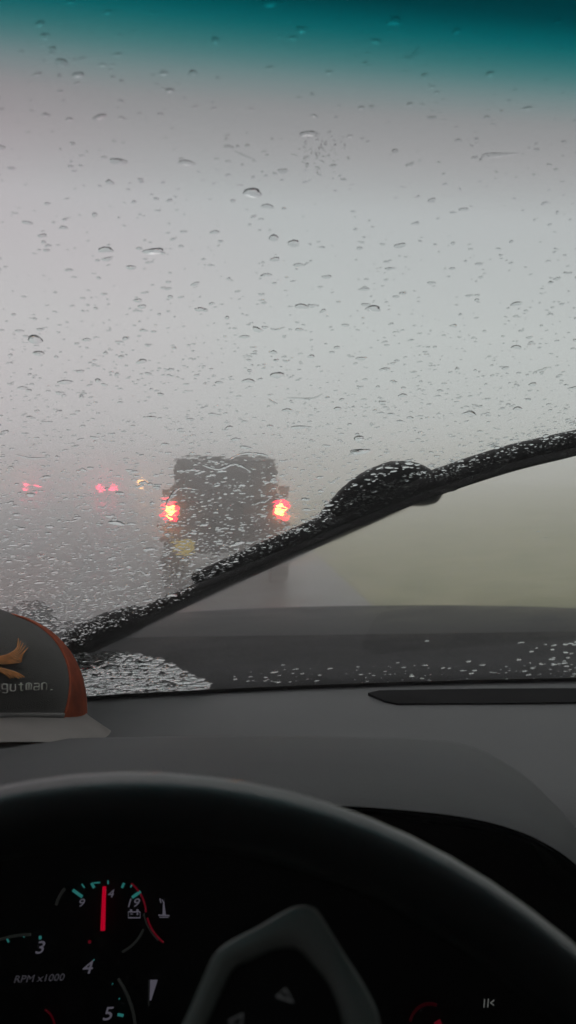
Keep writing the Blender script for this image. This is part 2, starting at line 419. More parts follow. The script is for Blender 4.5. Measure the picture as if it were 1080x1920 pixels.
# ------------------------------------------------------------------ instrument cluster
clus = empty('instrument_cluster', truck)
CY = .505; CN = Vector((0, -1, .25)).normalized(); CP = Vector((0, CY, H - .34))
def cl(u, v, d=0): return on_plane(u, v, CP, CN) + CN * d
M_tick = mat('teal_backlit_mark', (.02, .1, .1), .5, emit=(.08, .62, .58), es=.17)
M_num = mat('backlit_numeral', (.1, .1, .1), .5, emit=(.50, .47, .60), es=.12)
M_red = mat('red_lit_needle', (.1, .005, .01), .5, emit=(.80, .0, .03), es=.42)
M_redline = mat('dim_red_line', (.1, .0, .01), .5, emit=(.55, .01, .04), es=.12)
M_ring = mat('self_glowing_dark_ring', (.05, .05, .05), .4, metal=.6, emit=(.35, .38, .35), es=.02)  # ring sheen is a faint glow put into the material
M_face = mat('gauge_face', (.0035, .0035, .004), .7)
bm = bmesh.new()
prism(bm, [Vector((x, CY - CN.z / CN.y * 0 , 0)) for x in ()] or [on_plane(u, v, CP, CN) - CN * .004 for u, v in ((-500, 1530), (700, 1530), (900, 1560), (1000, 1610), (1080, 1690), (1150, 1800), (1150, 2600), (-500, 2600))], -CN * .01)
obj('gauge_face', bm, M_face, clus)
def arc_band(name, cu, cv, ru, rv, a0, a1, w, m, d=.001):
    """raised ring segment on the gauge face, angles in degrees from straight up, clockwise"""
    bm = bmesh.new(); n = max(4, int(abs(a1 - a0) / 5)); pts = []
    for k in range(n + 1):
        a = R(a0 + (a1 - a0) * k / n); pts.append(cl(cu + ru * math.sin(a), cv - rv * math.cos(a), d))
    tube(bm, pts, w, 6, flat=w * .5, upv=CN); return obj(name, bm, m, clus, smooth=True)
def stroke(name, p, q, w, m, d=.001, w2=None):
    bm = bmesh.new(); tube(bm, [cl(*p, d), cl(*q, d)], [w, w2 or w], 8, flat=[w * .4, (w2 or w) * .4], upv=CN); return obj(name, bm, m, clus)
def text(s, u, v, h, m, parent, plane, xdir=None, shear=.25, wide=1.0, name='numeral', ext=.0003, space=1.0, bold=.0):
    """flat lettering: centre (u,v), cap height h metres"""
    cu = bpy.data.curves.new('lettering', 'FONT'); cu.body = s; cu.size = h / .72; cu.shear = shear; cu.align_x = 'CENTER'; cu.align_y = 'CENTER'
    cu.extrude = ext; cu.space_character = space; cu.offset = bold; cu.resolution_u = 4
    to = bpy.data.objects.new('lettering', cu); C.objects.link(to)
    me = bpy.data.meshes.new_from_object(to.evaluated_get(bpy.context.evaluated_depsgraph_get()))
    bpy.data.objects.remove(to); bpy.data.curves.remove(cu)
    P, n = plane
    x = (xdir or Vector((1, 0, 0))); x = (x - n * x.dot(n)).normalized(); y = n.cross(x)
    M = Matrix((( x.x * wide, y.x, n.x, P.x), (x.y * wide, y.y, n.y, P.y), (x.z * wide, y.z, n.z, P.z), (0, 0, 0, 1)))
    me.transform(M); return link(name, me, m, parent)
def num(s, u, v, hpx, name='numeral', m=None, wide=1.25, shear=.22, bold=0.0):
    P = cl(u, v, .0008); h = hpx * (P - CAM).dot(FW) / F
    return text(s, u, v, h, m or M_num, clus, (P, CN), wide=wide, shear=shear, name=name, bold=bold)
# voltmeter, upper right of the tachometer
arc_band('gauge_ring', 190, 1712, 86, 76, -78, -52, .0009, M_ring)
arc_band('gauge_ring', 190, 1715, 84, 78, 110, 152, .0008, M_ring)
arc_band('red_zone', 190, 1712, 84, 76, 42, 88, .0006, M_redline)
for p, q, wd in (((137, 1668), (155, 1681), .0010), ((264, 1671), (248, 1682), .0010), ((172, 1655), (177, 1664), .0009), ((233, 1655), (229, 1664), .0008)):
    stroke('tick_mark', p, q, wd, M_tick)
for p, q in (((154, 1657), (159, 1664)), ((203, 1650), (203, 1657)), ((248, 1658), (245, 1663)), ((176, 1655), (188, 1654))): stroke('tick_mark', p, q, .0005, M_tick)
num('9', 152, 1693, 14); num('19', 248, 1693, 15); num('14', 201, 1676, 14)
stroke('needle', (194, 1742), (197, 1660), .0015, M_red, d=.003, w2=.0012)
stroke('warning_dot', (166, 1765), (171, 1765), .0009, M_redline)
for p, q in (((241, 1708), (263, 1708)), ((263, 1708), (263, 1720)), ((263, 1720), (241, 1720)), ((241, 1720), (241, 1708))): pass
bm = bmesh.new()
tube(bm, [cl(241, 1709, .001), cl(263, 1709, .001), cl(263, 1720, .001), cl(241, 1720, .001)], .0004, 6, closed=True, upv=CN)
for u in (246, 258): tube(bm, [cl(u - 2, 1706, .001), cl(u + 2, 1706, .001)], .0006, 6, upv=CN)
tube(bm, [cl(245, 1713, .001), cl(249, 1713, .001)], .0003, 6, upv=CN); tube(bm, [cl(256, 1713, .001), cl(260, 1713, .001)], .0003, 6, upv=CN)
tube(bm, [cl(258, 1711, .001), cl(258, 1715, .001)], .0003, 6, upv=CN)
obj('battery_symbol', bm, M_num, clus)
# coolant gauge, mostly hidden: thermometer symbol and red arc
bm = bmesh.new()
tube(bm, [cl(307, 1690, .001), cl(308, 1715, .001)], [.0004, .0011], 6, upv=CN)
tube(bm, [cl(297, 1715, .001), cl(318, 1716, .001)], .0004, 6, upv=CN); tube(bm, [cl(299, 1719, .001), cl(316, 1719, .001)], .0003, 6, upv=CN)
obj('thermometer_symbol', bm, M_num, clus)
bm = bmesh.new()
tube(bm, [cl(300, 1684, .001), cl(302, 1692, .001)], .0004, 6, upv=CN); tube(bm, [cl(304, 1686, .001), cl(308, 1693, .001)], .0004, 6, upv=CN)
obj('numeral', bm, M_num, clus)
arc_band('red_zone', 360, 1700, 86, 84, 218, 256, .0006, M_redline)
arc_band('gauge_ring', 355, 1700, 86, 84, 222, 262, .0005, M_ring)
# tachometer
arc_band('gauge_ring', 62, 1940, 196, 189, -40, -1, .0009, M_ring)
arc_band('gauge_ring', 62, 1940, 193, 190, 56, 100, .0010, M_ring)
for p, q, wd in (((14, 1759), (17, 1766), .0006), ((76, 1754), (76, 1760), .0009), ((45, 1755), (46, 1757), .0004), ((176, 1798), (177, 1800), .0004), ((211, 1843), (212, 1844), .0005), ((223, 1871), (225, 1872), .0005), ((221, 1901), (232, 1903), .0009)):
    stroke('tick_mark', p, q, wd, M_tick)
num('3', 74, 1777, 22); num('4', 163, 1814, 23); num('5', 201, 1901, 23)
num('RPM x1000', 73, 1834, 12, 'lettering', mat('dim_lettering', (.08, .08, .08), .5, emit=(.45, .43, .52), es=.06), wide=1.2)
arc_band('needle_hub_glow', 75, 1925, 28, 35, 20, 90, .0006, mat('faint_red_glow', (.05, 0, 0), .5, emit=(.4, 0, .02), es=.07))
bm = bmesh.new(); prism(bm, [cl(282, 1836, .001), cl(296, 1836, .001), cl(284, 1874, .001), cl(281, 1874, .001)], CN * .0006)
obj('fuel_wedge', bm, M_num, clus)
bm = bmesh.new(); tube(bm, [cl(279, 1836, .001), cl(279, 1885, .001)], .0003, 6, upv=CN); obj('gauge_ring', bm, M_ring, clus)
# far gauge at the lower right
arc_band('needle_hub_glow', 805, 1925, 38, 44, -75, 20, .0010, mat('faint_red_glow', (.05, 0, 0), .5, emit=(.5, 0, .03), es=.02))
stroke('needle', (815, 1921), (826, 1914), .0016, M_redline)
num('11<', 914, 1881, 15, 'numeral', mat('dim_symbol', (.05, .05, .05), .5, emit=(.4, .42, .40), es=.2), wide=.7)

# ------------------------------------------------------------------ steering wheel
wheel = empty('steering_wheel', truck)
WT = R(30); WC = Vector((-.0385, .1645, H - .2925)); WN = Vector((0, -math.cos(WT), math.sin(WT)))
WX = Vector((1, 0, 0)); WY = WX.cross(WN) * -1
if WY.z < 0: WY = -WY
bm = bmesh.new(); RO = .221; rt_ = .0116
tube(bm, [WC + (RO - rt_) * (math.cos(a) * WX + math.sin(a) * WY) for a in np.linspace(0, 2 * math.pi, 96, endpoint=False)], rt_, 18, closed=True, flat=rt_ * 1.1, upv=WN)
obj('rim', bm, M_leather, wheel, smooth=True)
def wp(u, v, d=0): return on_plane(u, v, WC + WN * .004, WN) + WN * d
outer = [(250, 2110), (290, 2020), (343, 1920), (385, 1825), (402, 1790), (430, 1766), (480, 1740), (535, 1708), (560, 1699), (580, 1700), (598, 1712), (640, 1780), (690, 1860), (715, 1930), (735, 2110)]
inner = [(330, 2110), (352, 2020), (388, 1920), (420, 1850), (440, 1815), (470, 1800), (510, 1782), (545, 1778), (562, 1783), (580, 1800), (620, 1850), (645, 1920), (655, 2010), (660, 2110)]
bm = bmesh.new()
O = [Vector(p) for p in catmull([wp(*p) for p in outer], 5)]; I = [Vector(p) for p in catmull([wp(*p) for p in inner], 5)]
n = len(O); I2 = [I[min(len(I) - 1, int(round(k * (len(I) - 1) / (n - 1))))] for k in range(n)]
grid(bm, [[p - WN * .006 for p in O], O, [p.lerp(q, .12) + WN * .0025 for p, q in zip(O, I2)], [p.lerp(q, .85) + WN * .0022 for p, q in zip(O, I2)], [q for q in I2], [q - WN * .006 for q in I2]])
obj('spoke_trim', bm, M_satin, wheel, smooth=True)
bm = bmesh.new(); prism(bm, [p - WN * .003 for p in I], -WN * .01); obj('control_pad', bm, M_blackp, wheel)
M_btn = mat('pale_button_mark', (.16, .16, .17), .5, emit=(.4, .42, .42), es=.05)
def tri(pts):
    bm = bmesh.new(); tube(bm, [wp(u, v, -.0024) for u, v in pts], .00050, 6, closed=True, upv=WN); obj('arrow_mark', bm, M_btn, wheel)
tri([(536, 1856), (551, 1879), (519, 1868)]); tri([(455, 1903), (450, 1932), (430, 1916)])
bm = bmesh.new(); cyl(bm, (0, 0, 0), .055, .05, seg=40, r2=.045)
bmesh.ops.bevel(bm, geom=list(bm.edges), offset=.008, segments=3, affect='EDGES')
M4 = Matrix(((WX.x, WY.x, WN.x, WC.x), (WX.y, WY.y, WN.y, WC.y), (WX.z, WY.z, WN.z, WC.z), (0, 0, 0, 1)))
bm.transform(M4); obj('hub', bm, M_blackp, wheel, smooth=True)
for a in (180, 275):
    bm = bmesh.new(); dv = math.cos(R(a)) * WX + math.sin(R(a)) * WY
    tube(bm, [WC + dv * .04 - WN * .012, WC + dv * .11 - WN * .016, WC + dv * .176 - WN * .006], [.030, .022, .020], 12, flat=[.010, .006, .006], upv=WN); obj('spoke', bm, M_blackp, wheel, smooth=True)

# ------------------------------------------------------------------ wiper
wiper = empty('windshield_wiper', truck)
def pix(P):
    q = P - CAM; k = q.dot(FW); return 540 + F * q.dot(RT) / k, 960 - F * q.dot(UP) / k
def gp(u, v, d):
    a, b = u, v
    for _ in range(8):
        P = glass(*hit(a, b), d); x, y = pix(P); a += u - x; b += v - y
    return glass(*hit(a, b), d)
arm_px = [(60, 1262), (150, 1205), (250, 1160), (400, 1092), (560, 1020), (700, 958), (775, 922)]
bl_px = [(365, 1108), (470, 1066), (560, 1030), (700, 972), (830, 922), (960, 880), (1080, 850), (1190, 818)]
AR = [Vector(p) for p in catmull([gp(*p, .030) for p in arm_px], 6)]
n = len(AR)
for k, p in enumerate(AR): p += Vector((0, 0, 0))
bm = bmesh.new()
wd = [.021 - .0105 * min(1, k / (n * .5)) for k in range(n)]
tube(bm, AR, wd, 10, flat=[.009 - .003 * k / n for k in range(n)], upv=gnorm(.2))
obj('wiper_arm', bm, M_rubber, wiper, smooth=True)
BL = catmull([hit(*p) for p in bl_px], 8)
bm = bmesh.new(); n = len(BL)
tube(bm, [glass(*p, .016) for p in BL], [.0105 * (1 - .5 * abs(2 * k / (n - 1) - 1) ** 3) for k in range(n)], 10, flat=[.0095 * (1 - .5 * abs(2 * k / (n - 1) - 1) ** 3) for k in range(n)], upv=gnorm(.2))
obj('wiper_blade', bm, M_rubber, wiper, smooth=True)
bm = bmesh.new(); tube(bm, [glass(*p, .0045) for p in BL], .0028, 8, flat=.0042, upv=gnorm(.2)); obj('rubber_strip', bm, M_rubber, wiper, smooth=True)
bm = bmesh.new()     # hook and adapter where the arm takes the blade
HK = [Vector(p) for p in catmull([gp(590, 1000, .018), gp(640, 958, .022), gp(695, 922, .026), gp(750, 903, .028), gp(800, 910, .020), gp(826, 921, .012)], 6)]
n = len(HK)
tube(bm, HK, [.006 + .021 * math.sin(math.pi * (k / (n - 1)) ** 1.2) ** .7 for k in range(n)], 12, flat=[.006 + .010 * math.sin(math.pi * k / (n - 1)) for k in range(n)], upv=gnorm(.2))
obj('blade_adapter', bm, M_rubber, wiper, smooth=True)
bm = bmesh.new()
HK = [Vector(p) for p in catmull([gp(90, 1250, .030), gp(150, 1200, .036), gp(215, 1168, .036), gp(262, 1150, .030)], 6)]; n = len(HK)
tube(bm, HK, [.012 + .012 * math.sin(math.pi * k / (n - 1)) ** .7 for k in range(n)], 12, flat=.012, upv=gnorm(.2))
obj('arm_head', bm, M_rubber, wiper, smooth=True)
bm = bmesh.new(); X, t = hit(60, 1275); p = glass(X, t, .0); box_n = gnorm(X)
tube(bm, [p - box_n * .03, p + box_n * .045], .020, 16, upv=(1, 0, 0)); obj('pivot_cap', bm, M_rubber, wiper, smooth=True)

# ------------------------------------------------------------------ raindrops
m, N_, L_, b = nodes_of('rain_water'); N_.remove(b)
g = N_.new('ShaderNodeBsdfGlass'); g.inputs['IOR'].default_value = 1.33; g.inputs['Roughness'].default_value = 0; g.inputs['Color'].default_value = (.96, .97, .97, 1)
nn = N_.new('ShaderNodeTexNoise'); nn.inputs['Scale'].default_value = 260; tcx = N_.new('ShaderNodeTexCoord'); L_.new(tcx.outputs['Object'], nn.inputs['Vector'])
bp = N_.new('ShaderNodeBump'); bp.inputs['Strength'].default_value = .15; bp.inputs['Distance'].default_value = .0006
L_.new(nn.outputs['Fac'], bp.inputs['Height']); L_.new(bp.outputs['Normal'], g.inputs['Normal'])
L_.new(g.outputs[0], N_['Material Output'].inputs['Surface'])
M_water = m
GT = Vector((0, -CS, SN))
def drop_geo(X, t, a, b_, h, rot, seg, rings, wob, skew):
    """a water bead on the outer face: half axes a (across) and b_ (up the glass), height h"""
    nrm = gnorm(X); c = glass(X, t, .00015); gx = GT.cross(nrm).normalized()
    th = np.linspace(0, 2 * math.pi, seg, endpoint=False)
    rad = 1 + wob * (.6 * np.cos(2 * th + rng.uniform(0, 6.3)) + .5 * np.cos(3 * th + rng.uniform(0, 6.3)) + .3 * np.cos(5 * th + rng.uniform(0, 6.3)))
    lx, ly = a * rad * np.cos(th), b_ * rad * np.sin(th)
    ly = ly + skew * a * np.cos(th) ** 2
    cr_, sr_ = math.cos(rot), math.sin(rot)
    lx, ly = lx * cr_ - ly * sr_, lx * sr_ + ly * cr_
    vs = []
    def ring(f, z): return [c + gx * float(x * f) + GT * float(y * f) + nrm * z for x, y in zip(lx, ly)]
    vs += ring(1, 0); vs += ring(1, 0)
    for k in range(1, rings):
        f = 1 - (k / rings) ** 1.25; vs += ring(f, h * (1 - f * f) ** .8)
    vs.append(c + nrm * h)
    fs = [tuple(range(seg))[::-1]]
    for k in range(rings - 1):
        o = seg * (k + 1)
        for j in range(seg): fs.append((o + j, o + (j + 1) % seg, o + seg + (j + 1) % seg, o + seg + j))
    o = seg * rings; top = len(vs) - 1
    for j in range(seg): fs.append((o + j, o + (j + 1) % seg, top))
    return vs, fs
def state(X, t):
    """>0: metres above the blade; -1: wiped; -2: the unwiped foot near the pivot"""
    d = t - float(np.interp(X, LX, LT))
    if d > .004: return d
    if X < IX1 and t < float(np.interp(X, IX, IT)): return -2
    return -1
drops = []      # (size, X, t, a, b, h, rot, wob, skew)
def put(X, t, s):
    el = rng.uniform(1.2, 3.2); a = s * math.sqrt(el); b_ = s / math.sqrt(el)
    drops.append([s, X, t, a, b_, s * rng.uniform(.40, .62), rng.normal(0, .16), rng.uniform(.05, .28), rng.normal(0, .18)])
for _ in range(110000):
    X = rng.uniform(-.34, .75); t = rng.uniform(0, .80)
    P = glass(X, t); d = P - CAM; k = d.dot(FW)
    u = 540 + F * d.dot(RT) / k; v = 960 - F * d.dot(UP) / k
    if not (-60 < u < 1140 and -40 < v < 1300): continue
    st = state(X, t)
    if st == -1: continue
    if st == -2: put(X, t, rng.lognormal(math.log(.0024), .4)) if rng.random() < .55 else None; continue
    dens = np.interp(t, [0, .2, .32, .45, .6, .8], [1, .9, .55, .32, .12, .05])
    if st < .05: dens = 1.0 if st > .016 else .4
    if rng.random() > dens: continue
    s = rng.lognormal(math.log(.00054 if st < .04 else .00070), .5)
    put(X, t, min(s, .0045))
for _ in range(1500):
    X = rng.uniform(-.34, .5); t = rng.uniform(.01, .34)
    if state(X, t) > .006: put(X, t, rng.lognormal(math.log(.0009), .35))
for _ in range(190):                                   # medium beads
    X = rng.uniform(-.34, .75); t = rng.uniform(0, .62)
    if state(X, t) > .012: put(X, t, rng.uniform(.0016, .0030))
for u, v, s in ((222, 300, .0030), (350, 301, .0026), (473, 358, .0038), (288, 468, .0034), (52, 414, .0018), (198, 464, .0030), (550, 452, .0030), (868, 389, .0018), (749, 457, .0026), (498, 512, .0022), (565, 570, .0030), (612, 516, .0020), (515, 482, .0022), (66, 632, .0040), (246, 498, .0022),
                (700, 574, .0034), (519, 699, .0036), (466, 709, .0030), (583, 664, .0020), (674, 843, .0050), (880, 770, .0034), (560, 797, .0034), (318, 166, .0016), (147, 137, .0020), (918, 136, .0018), (738, 35, .0026), (565, 54, .0020), (505, 2, .0030), (206, 338, .0018), (740, 280, .0016), (122, 712, .003)):
    X, t = hit(u, v); put(X, t, s)
for u, v, s in ((840, 915, .004), (800, 1197, .002), (700, 1262, .0016), (866, 1253, .002), (530, 1242, .0016), (878, 1236, .0026), (745, 1238, .0018), (1008, 992, .0012), (1022, 1004, .001), (884, 1060, .001), (622, 1126, .001)):
    X, t = hit(u, v); put(X, max(t, .003), s)
for _ in range(260):                                    # splashes left at the foot of the glass
    X = rng.uniform(.0, .75); t = rng.uniform(.002, .05)
    if state(X, t) == -1: put(X, t, rng.lognormal(math.log(.0010), .55))
for _ in range(26):                                     # beads gathered in the lower right corner
    u, v = rng.uniform(960, 1085), rng.uniform(1196, 1256); X, t = hit(u, v); put(X, max(t, .004), rng.uniform(.0014, .0030))
drops.sort(key=lambda q: -q[0] / max(.3, 1.0))
GRP = 'raindrops on the windshield'
big = drops[:290]; small = drops[290:]
T_band = hit(540, 190)[1]
for q in big:
    vs, fs = drop_geo(q[1], q[2], q[3], q[4], q[5], q[6], 18, 6, q[7], q[8])
    o0 = glass(q[1], q[2]); me = bpy.data.meshes.new('raindrop'); me.from_pydata([v - o0 for v in vs], [], fs)
    o = link('raindrop', me, M_water, None, True); o.location = o0
    st = state(q[1], q[2])
    if st == -2: tag(o, 'clear raindrop in the dense patch at the foot of the windshield by the cap', 'raindrop', 'raindrops at the foot of the windshield')
    elif st == -1: tag(o, 'clear raindrop on the wiped part of the windshield below the blade', 'raindrop', 'raindrops on the wiped glass')
    elif q[2] > T_band: tag(o, 'dark raindrop on the teal shade band of the windshield', 'raindrop', 'raindrops on the shade band')
    else: tag(o, 'clear raindrop on the unwiped windshield between the shade band and the wiper', 'raindrop', GRP)
V, Fc = [], []
for q in small:
    vs, fs = drop_geo(q[1], q[2], q[3], q[4], q[5], q[6], 9, 3, q[7], q[8])
    o_ = len(V); V += vs; Fc += [tuple(i + o_ for i in f) for f in fs]
me = bpy.data.meshes.new('fine_rain'); me.from_pydata(V, [], Fc)
tag(link('fine_rain', me, M_water, None, True), 'fine spatter of tiny raindrops covering the windshield', 'rain spatter', kind='stuff')
print('DROPS', len(big), len(small))
# water streaks: beads that have run together
def streak(pts, w, label):
    P = catmull(pts, 5); n = len(P); bm = bmesh.new()
    PP = [glass(p[0], p[1], .0003) for p in P]
    ws = [w * (.35 + .65 * math.sin(math.pi * (k + .5) / n)) * rng.uniform(.6, 1.3) for k in range(n)]
    nrm = gnorm(pts[0][0]); rows = []
    rg = []
    for k, p_ in enumerate(PP):
        tt = (PP[min(n - 1, k + 1)] - PP[max(0, k - 1)]).normalized(); sd = tt.cross(nrm).normalized()
        rg.append([bm.verts.new(p_ + sd * ws[k] * math.cos(math.pi * j / 8) + nrm * ws[k] * .55 * math.sin(math.pi * j / 8)) for j in range(9)])
    for k in range(n - 1):
        for j in range(8): bm.faces.new((rg[k][j], rg[k + 1][j], rg[k + 1][j + 1], rg[k][j + 1]))
        bm.faces.new((rg[k][8], rg[k + 1][8], rg[k + 1][0], rg[k][0]))
    bm.faces.new(rg[0]); bm.faces.new(rg[-1][::-1]); bmesh.ops.recalc_face_normals(bm, faces=bm.faces)
    for e_ in bm.edges:
        if e_.calc_face_angle(0) > 1: e_.smooth = False
    o0 = PP[0].copy(); bmesh.ops.translate(bm, verts=bm.verts, vec=-o0)
    o = obj('water_streak', bm, M_water, smooth=True); o.location = o0
    return tag(o, label, 'water streak', 'water streaks on the windshield')
for pts, w, lb in (([(538, 742), (575, 744), (590, 742), (604, 735)], .0010, 'long bent water streak on the windshield above the boxy vehicle ahead'),
                   ([(764, 112), (774, 103), (784, 86)], .0012, 'dark slanting water streak on the teal shade band of the windshield'),
                   ([(900, 298), (908, 288), (935, 287), (968, 284)], .0010, 'faint hooked water streak under the shade band at the right'),
                   ([(310, 945), (318, 930), (336, 912), (372, 914)], .0012, 'pale bent water streak over the left edge of the boxy vehicle ahead'),
                   ([(28, 848), (60, 855), (95, 853)], .0010, 'water streak above the farther left pair of tail lights'),
                   ([(430, 858), (450, 848), (478, 846), (502, 851)], .0013, 'water streak along the roof of the boxy vehicle ahead'),
                   ([(380, 868), (410, 876), (440, 866), (470, 880)], .0014, 'wavy water streak across the rear window of the boxy vehicle ahead'),
                   ([(440, 280), (460, 290), (478, 297)], .0006, 'thin slanting water streak left of the smudge near the top')):
    streak([hit(*p) for p in pts], w, lb)
for _ in range(34):                                     # short crooked runs where two or three beads have joined
    X = rng.uniform(-.26, .5); t = rng.uniform(.10, .58); pts = [(X, t)]; a = rng.normal(0, .5); st_ = rng.uniform(.0022, .0050)
    if state(X, t) < .02: continue
    for _k in range(rng.integers(2, 5)):
        a += rng.normal(0, .55); X += st_ * math.cos(a); t += st_ * math.sin(a) * .8; pts.append((X, t))
    streak(pts, rng.uniform(.0006, .0012), 'short crooked run of joined raindrops on the unwiped windshield')
bm = bmesh.new()                                        # smudge of tiny specks
for _ in range(70):
    u, v = rng.normal(598, 24), rng.normal(285, 18); X, t = hit(u, v)
    vs, fs = drop_geo(X, t, rng.uniform(.0004, .0012), rng.uniform(.0003, .0005), .0004, rng.normal(.5, .6), 8, 3, .2, 0)
    vv = [bm.verts.new(p) for p in vs]
    for f in fs: bm.faces.new([vv[i] for i in f])
tag(obj('smudge', bm, M_water, smooth=True), 'grey smudge of tiny specks on the upper middle of the windshield', 'smudge', kind='stuff')

# ------------------------------------------------------------------ cap on the dashboard
CX, CYY = -.210, .70; CZ = H - .187; CAPS = Matrix.Diagonal((.96, .86, .58, 1))
cap = empty('baseball_cap'); cap.location = (CX, CYY, CZ); cap.rotation_euler.z = R(14)
tag(cap, 'grey trucker cap with orange mesh sides and orange bird embroidery lying on the dashboard', 'cap')
M_cgrey = mat('cap_grey_cloth', (.21, .205, .20), .9, bump=.6, bscale=1500, var=.1)
M_corange = mat('cap_orange_mesh', (.55, .11, .04), .8, bump=1, bscale=1200, var=.25, scale=60)
M_brim = mat('cap_brim_cloth', (.42, .40, .38), .9, bump=.6, bscale=1500, var=.08)
M_thread = mat('orange_thread', (.62, .27, .09), .6, var=.4, scale=120)
EK = .88
M_white = mat('pale_thread', (.62, .62, .58), .7, var=.15)
A0 = R(-90)                                            # the cap faces the driver (-Y)
def crown(phi, s):
    """phi: angle round the crown, 0 = front; s: 0 rim .. 1 button"""
    a = .098; b_ = .086; hgt = .128 if abs(phi) < 1 else .120
    f = math.cos(s * math.pi / 2) ** .80; z = hgt * math.sin(s * math.pi / 2)
    fr = math.cos(phi)
    bulge = 1 + .05 * math.sin(math.pi * min(1, s * 1.1)) * max(0, fr)
    z -= .040 * math.sin(min(abs(phi), R(90))) ** 2 * (1 - s)
    return Vector((b_ * f * math.sin(phi) * (1 + .02 * math.sin(3 * s)), -a * f * math.cos(phi) * bulge, z + .004))
def crown_panel(p0, p1, name, m, off=0, npan=1):
    bm = bmesh.new(); n = 20; rows = []
    for j in range(15):
        s = j / 14 * .995; q0 = p0(s) if callable(p0) else p0; q1 = p1(s) if callable(p1) else p1
        rows.append([crown(q0 + (q1 - q0) * i / n, s) * (1 + off) for i in range(n + 1)])
    grid(bm, rows); bmesh.ops.solidify(bm, geom=list(bm.faces), thickness=-.0015)
    bmesh.ops.recalc_face_normals(bm, faces=bm.faces); bm.transform(CAPS)
    me = bpy.data.meshes.new(name); bm.to_mesh(me); bm.free()
    me.materials.append(m); me.polygons.foreach_set('use_smooth', [True] * len(me.polygons))
    o = bpy.data.objects.new(name, me); C.objects.link(o); o.parent = cap; return o
def cobj(name, bm, m, smooth=True):
    bm.transform(CAPS)
    me = bpy.data.meshes.new(name); bm.normal_update(); bm.to_mesh(me); bm.free(); me.materials.append(m)
    if smooth: me.polygons.foreach_set('use_smooth', [True] * len(me.polygons))
    o = bpy.data.objects.new(name, me); C.objects.link(o); o.parent = cap; return o
PF = R(46)
PB = lambda s: PF + R(46) * s
crown_panel(lambda s: -PB(s), PB, 'front_panel', M_cgrey)
crown_panel(PB, R(180), 'mesh_panel', M_corange, .006); crown_panel(-R(180), lambda s: -PB(s), 'mesh_panel', M_corange, .006)
bm = bmesh.new(); tube(bm, [crown(PB(s), s) * 1.010 for s in np.linspace(0, .97, 20)], .0012, 6); cobj('seam', bm, M_corange)
bm = bmesh.new(); tube(bm, [crown(a, .02) * 1.01 for a in np.linspace(-PF, PF, 30)], .0016, 6, flat=.005); cobj('sweat_band', bm, M_cgrey)
bm = bmesh.new(); cyl(bm, (0, 0, .1335), .006, .004, seg=16); cobj('button', bm, M_corange)
# brim: curved bill towards the driver, seen with its dark underside
bm = bmesh.new(); rows = []
for j in range(13):
    s = j / 12; r_ = []
    for i in range(33):
        a = -1 + 2 * i / 32; ph = a * R(82)
        base = crown(ph, 0); reach = .080 * math.sqrt(max(0, 1 - abs(a) ** 3.4))
        x = base.x * (1 + .25 * s * abs(a) * (1 if abs(a) < .95 else (1 - abs(a)) / .05)) ; y = base.y - reach * s
        z = base.z + .003 + .004 * s * (1 - a * a) - .016 * (a * a) * s
        r_.append((x, y, z))
    rows.append(r_)
grid(bm, rows); bmesh.ops.solidify(bm, geom=list(bm.faces), thickness=.003)
brim = cobj('brim', bm, M_brim)
# embroidered bird: wing feathers sweep right, tail drops to the right
def cs(px, pz):
    """point on the front panel: px metres to the right, pz up"""
    s = min(.97, max(.01, math.asin(min(.999, (pz / .128))) * 2 / math.pi)); f = math.cos(s * math.pi / 2) ** .80
    return crown(math.asin(max(-.99, min(.99, px / (.086 * f)))), s) * 1.03
def thread(bm, pts, w):
    pts = [(p[0] * EK - .002, .078 + (p[1] - .062) * EK) for p in pts]
    P = catmull(pts, 4); n = len(P); tube(bm, [cs(*p) for p in P], [w * (1 - .55 * k / n) for k in range(n)], 6, flat=.0006, upv=(0, -1, .3))
bm = bmesh.new()
for k in range(9):
    a = k / 8
    thread(bm, [(.002, .063 - .008 * a), (.018, .062 - .010 * a), (.030 + .004 * a, .070 - .016 * a), (.040 - .002 * abs(k - 4), .084 - .024 * a)], .0009)
    thread(bm, [(-.002, .063 - .008 * a), (-.018, .066 - .010 * a), (-.032, .074 - .016 * a), (-.046, .088 - .026 * a)], .0013)
for k in range(6): thread(bm, [(.0, .060), (.010 + .001 * k, .048), (.020 + .002 * k, .040), (.026 + .0022 * k, .032 + .0008 * (k % 3))], .0014)
for k in range(6): thread(bm, [(0, .060), (-.012 + .004 * k, .074), (-.016 + .0055 * k, .088 - .002 * abs(k - 3)), (-.020 + .006 * k, .094 - .004 * abs(k - 2))], .0013)
cobj('bird_embroidery', bm, M_thread); EK = 1.0
bm = bmesh.new()
def letter(segs, x, z, w, h):
    for pts in segs: thread(bm, [(x + p[0] * w, z + p[1] * h) for p in pts], .0008)
GL = {'r': [[(0, 0), (0, 1)], [(0, .6), (.4, 1), (.8, .9)]], 'a': [[(0, 1), (.8, 1), (.8, 0)], [(.8, .5), (0, .5), (0, 0), (.8, 0)]], 'w': [[(0, 1), (.2, 0), (.45, .9), (.7, 0), (.9, 1)]],
      'n': [[(0, 0), (0, 1), (.8, 1), (.8, 0)]], 'g': [[(.8, 1), (0, 1), (0, .3), (.8, .3)], [(.8, 1), (.8, -.3), (0, -.3)]], 'u': [[(0, 1), (0, 0), (.8, 0), (.8, 1)]], 'm': [[(0, 0), (0, 1), (.8, 1), (.8, 0)], [(.4, 1), (.4, 0)]],
      '.': [[(.2, 0), (.5, 0)]], 't': [[(.4, 1.2), (.4, 0), (.8, 0)], [(0, .9), (.8, .9)]], 'o': [[(0, 0), (0, 1), (.8, 1), (.8, 0), (0, 0)]]}
x = -.010; EZ = .0215
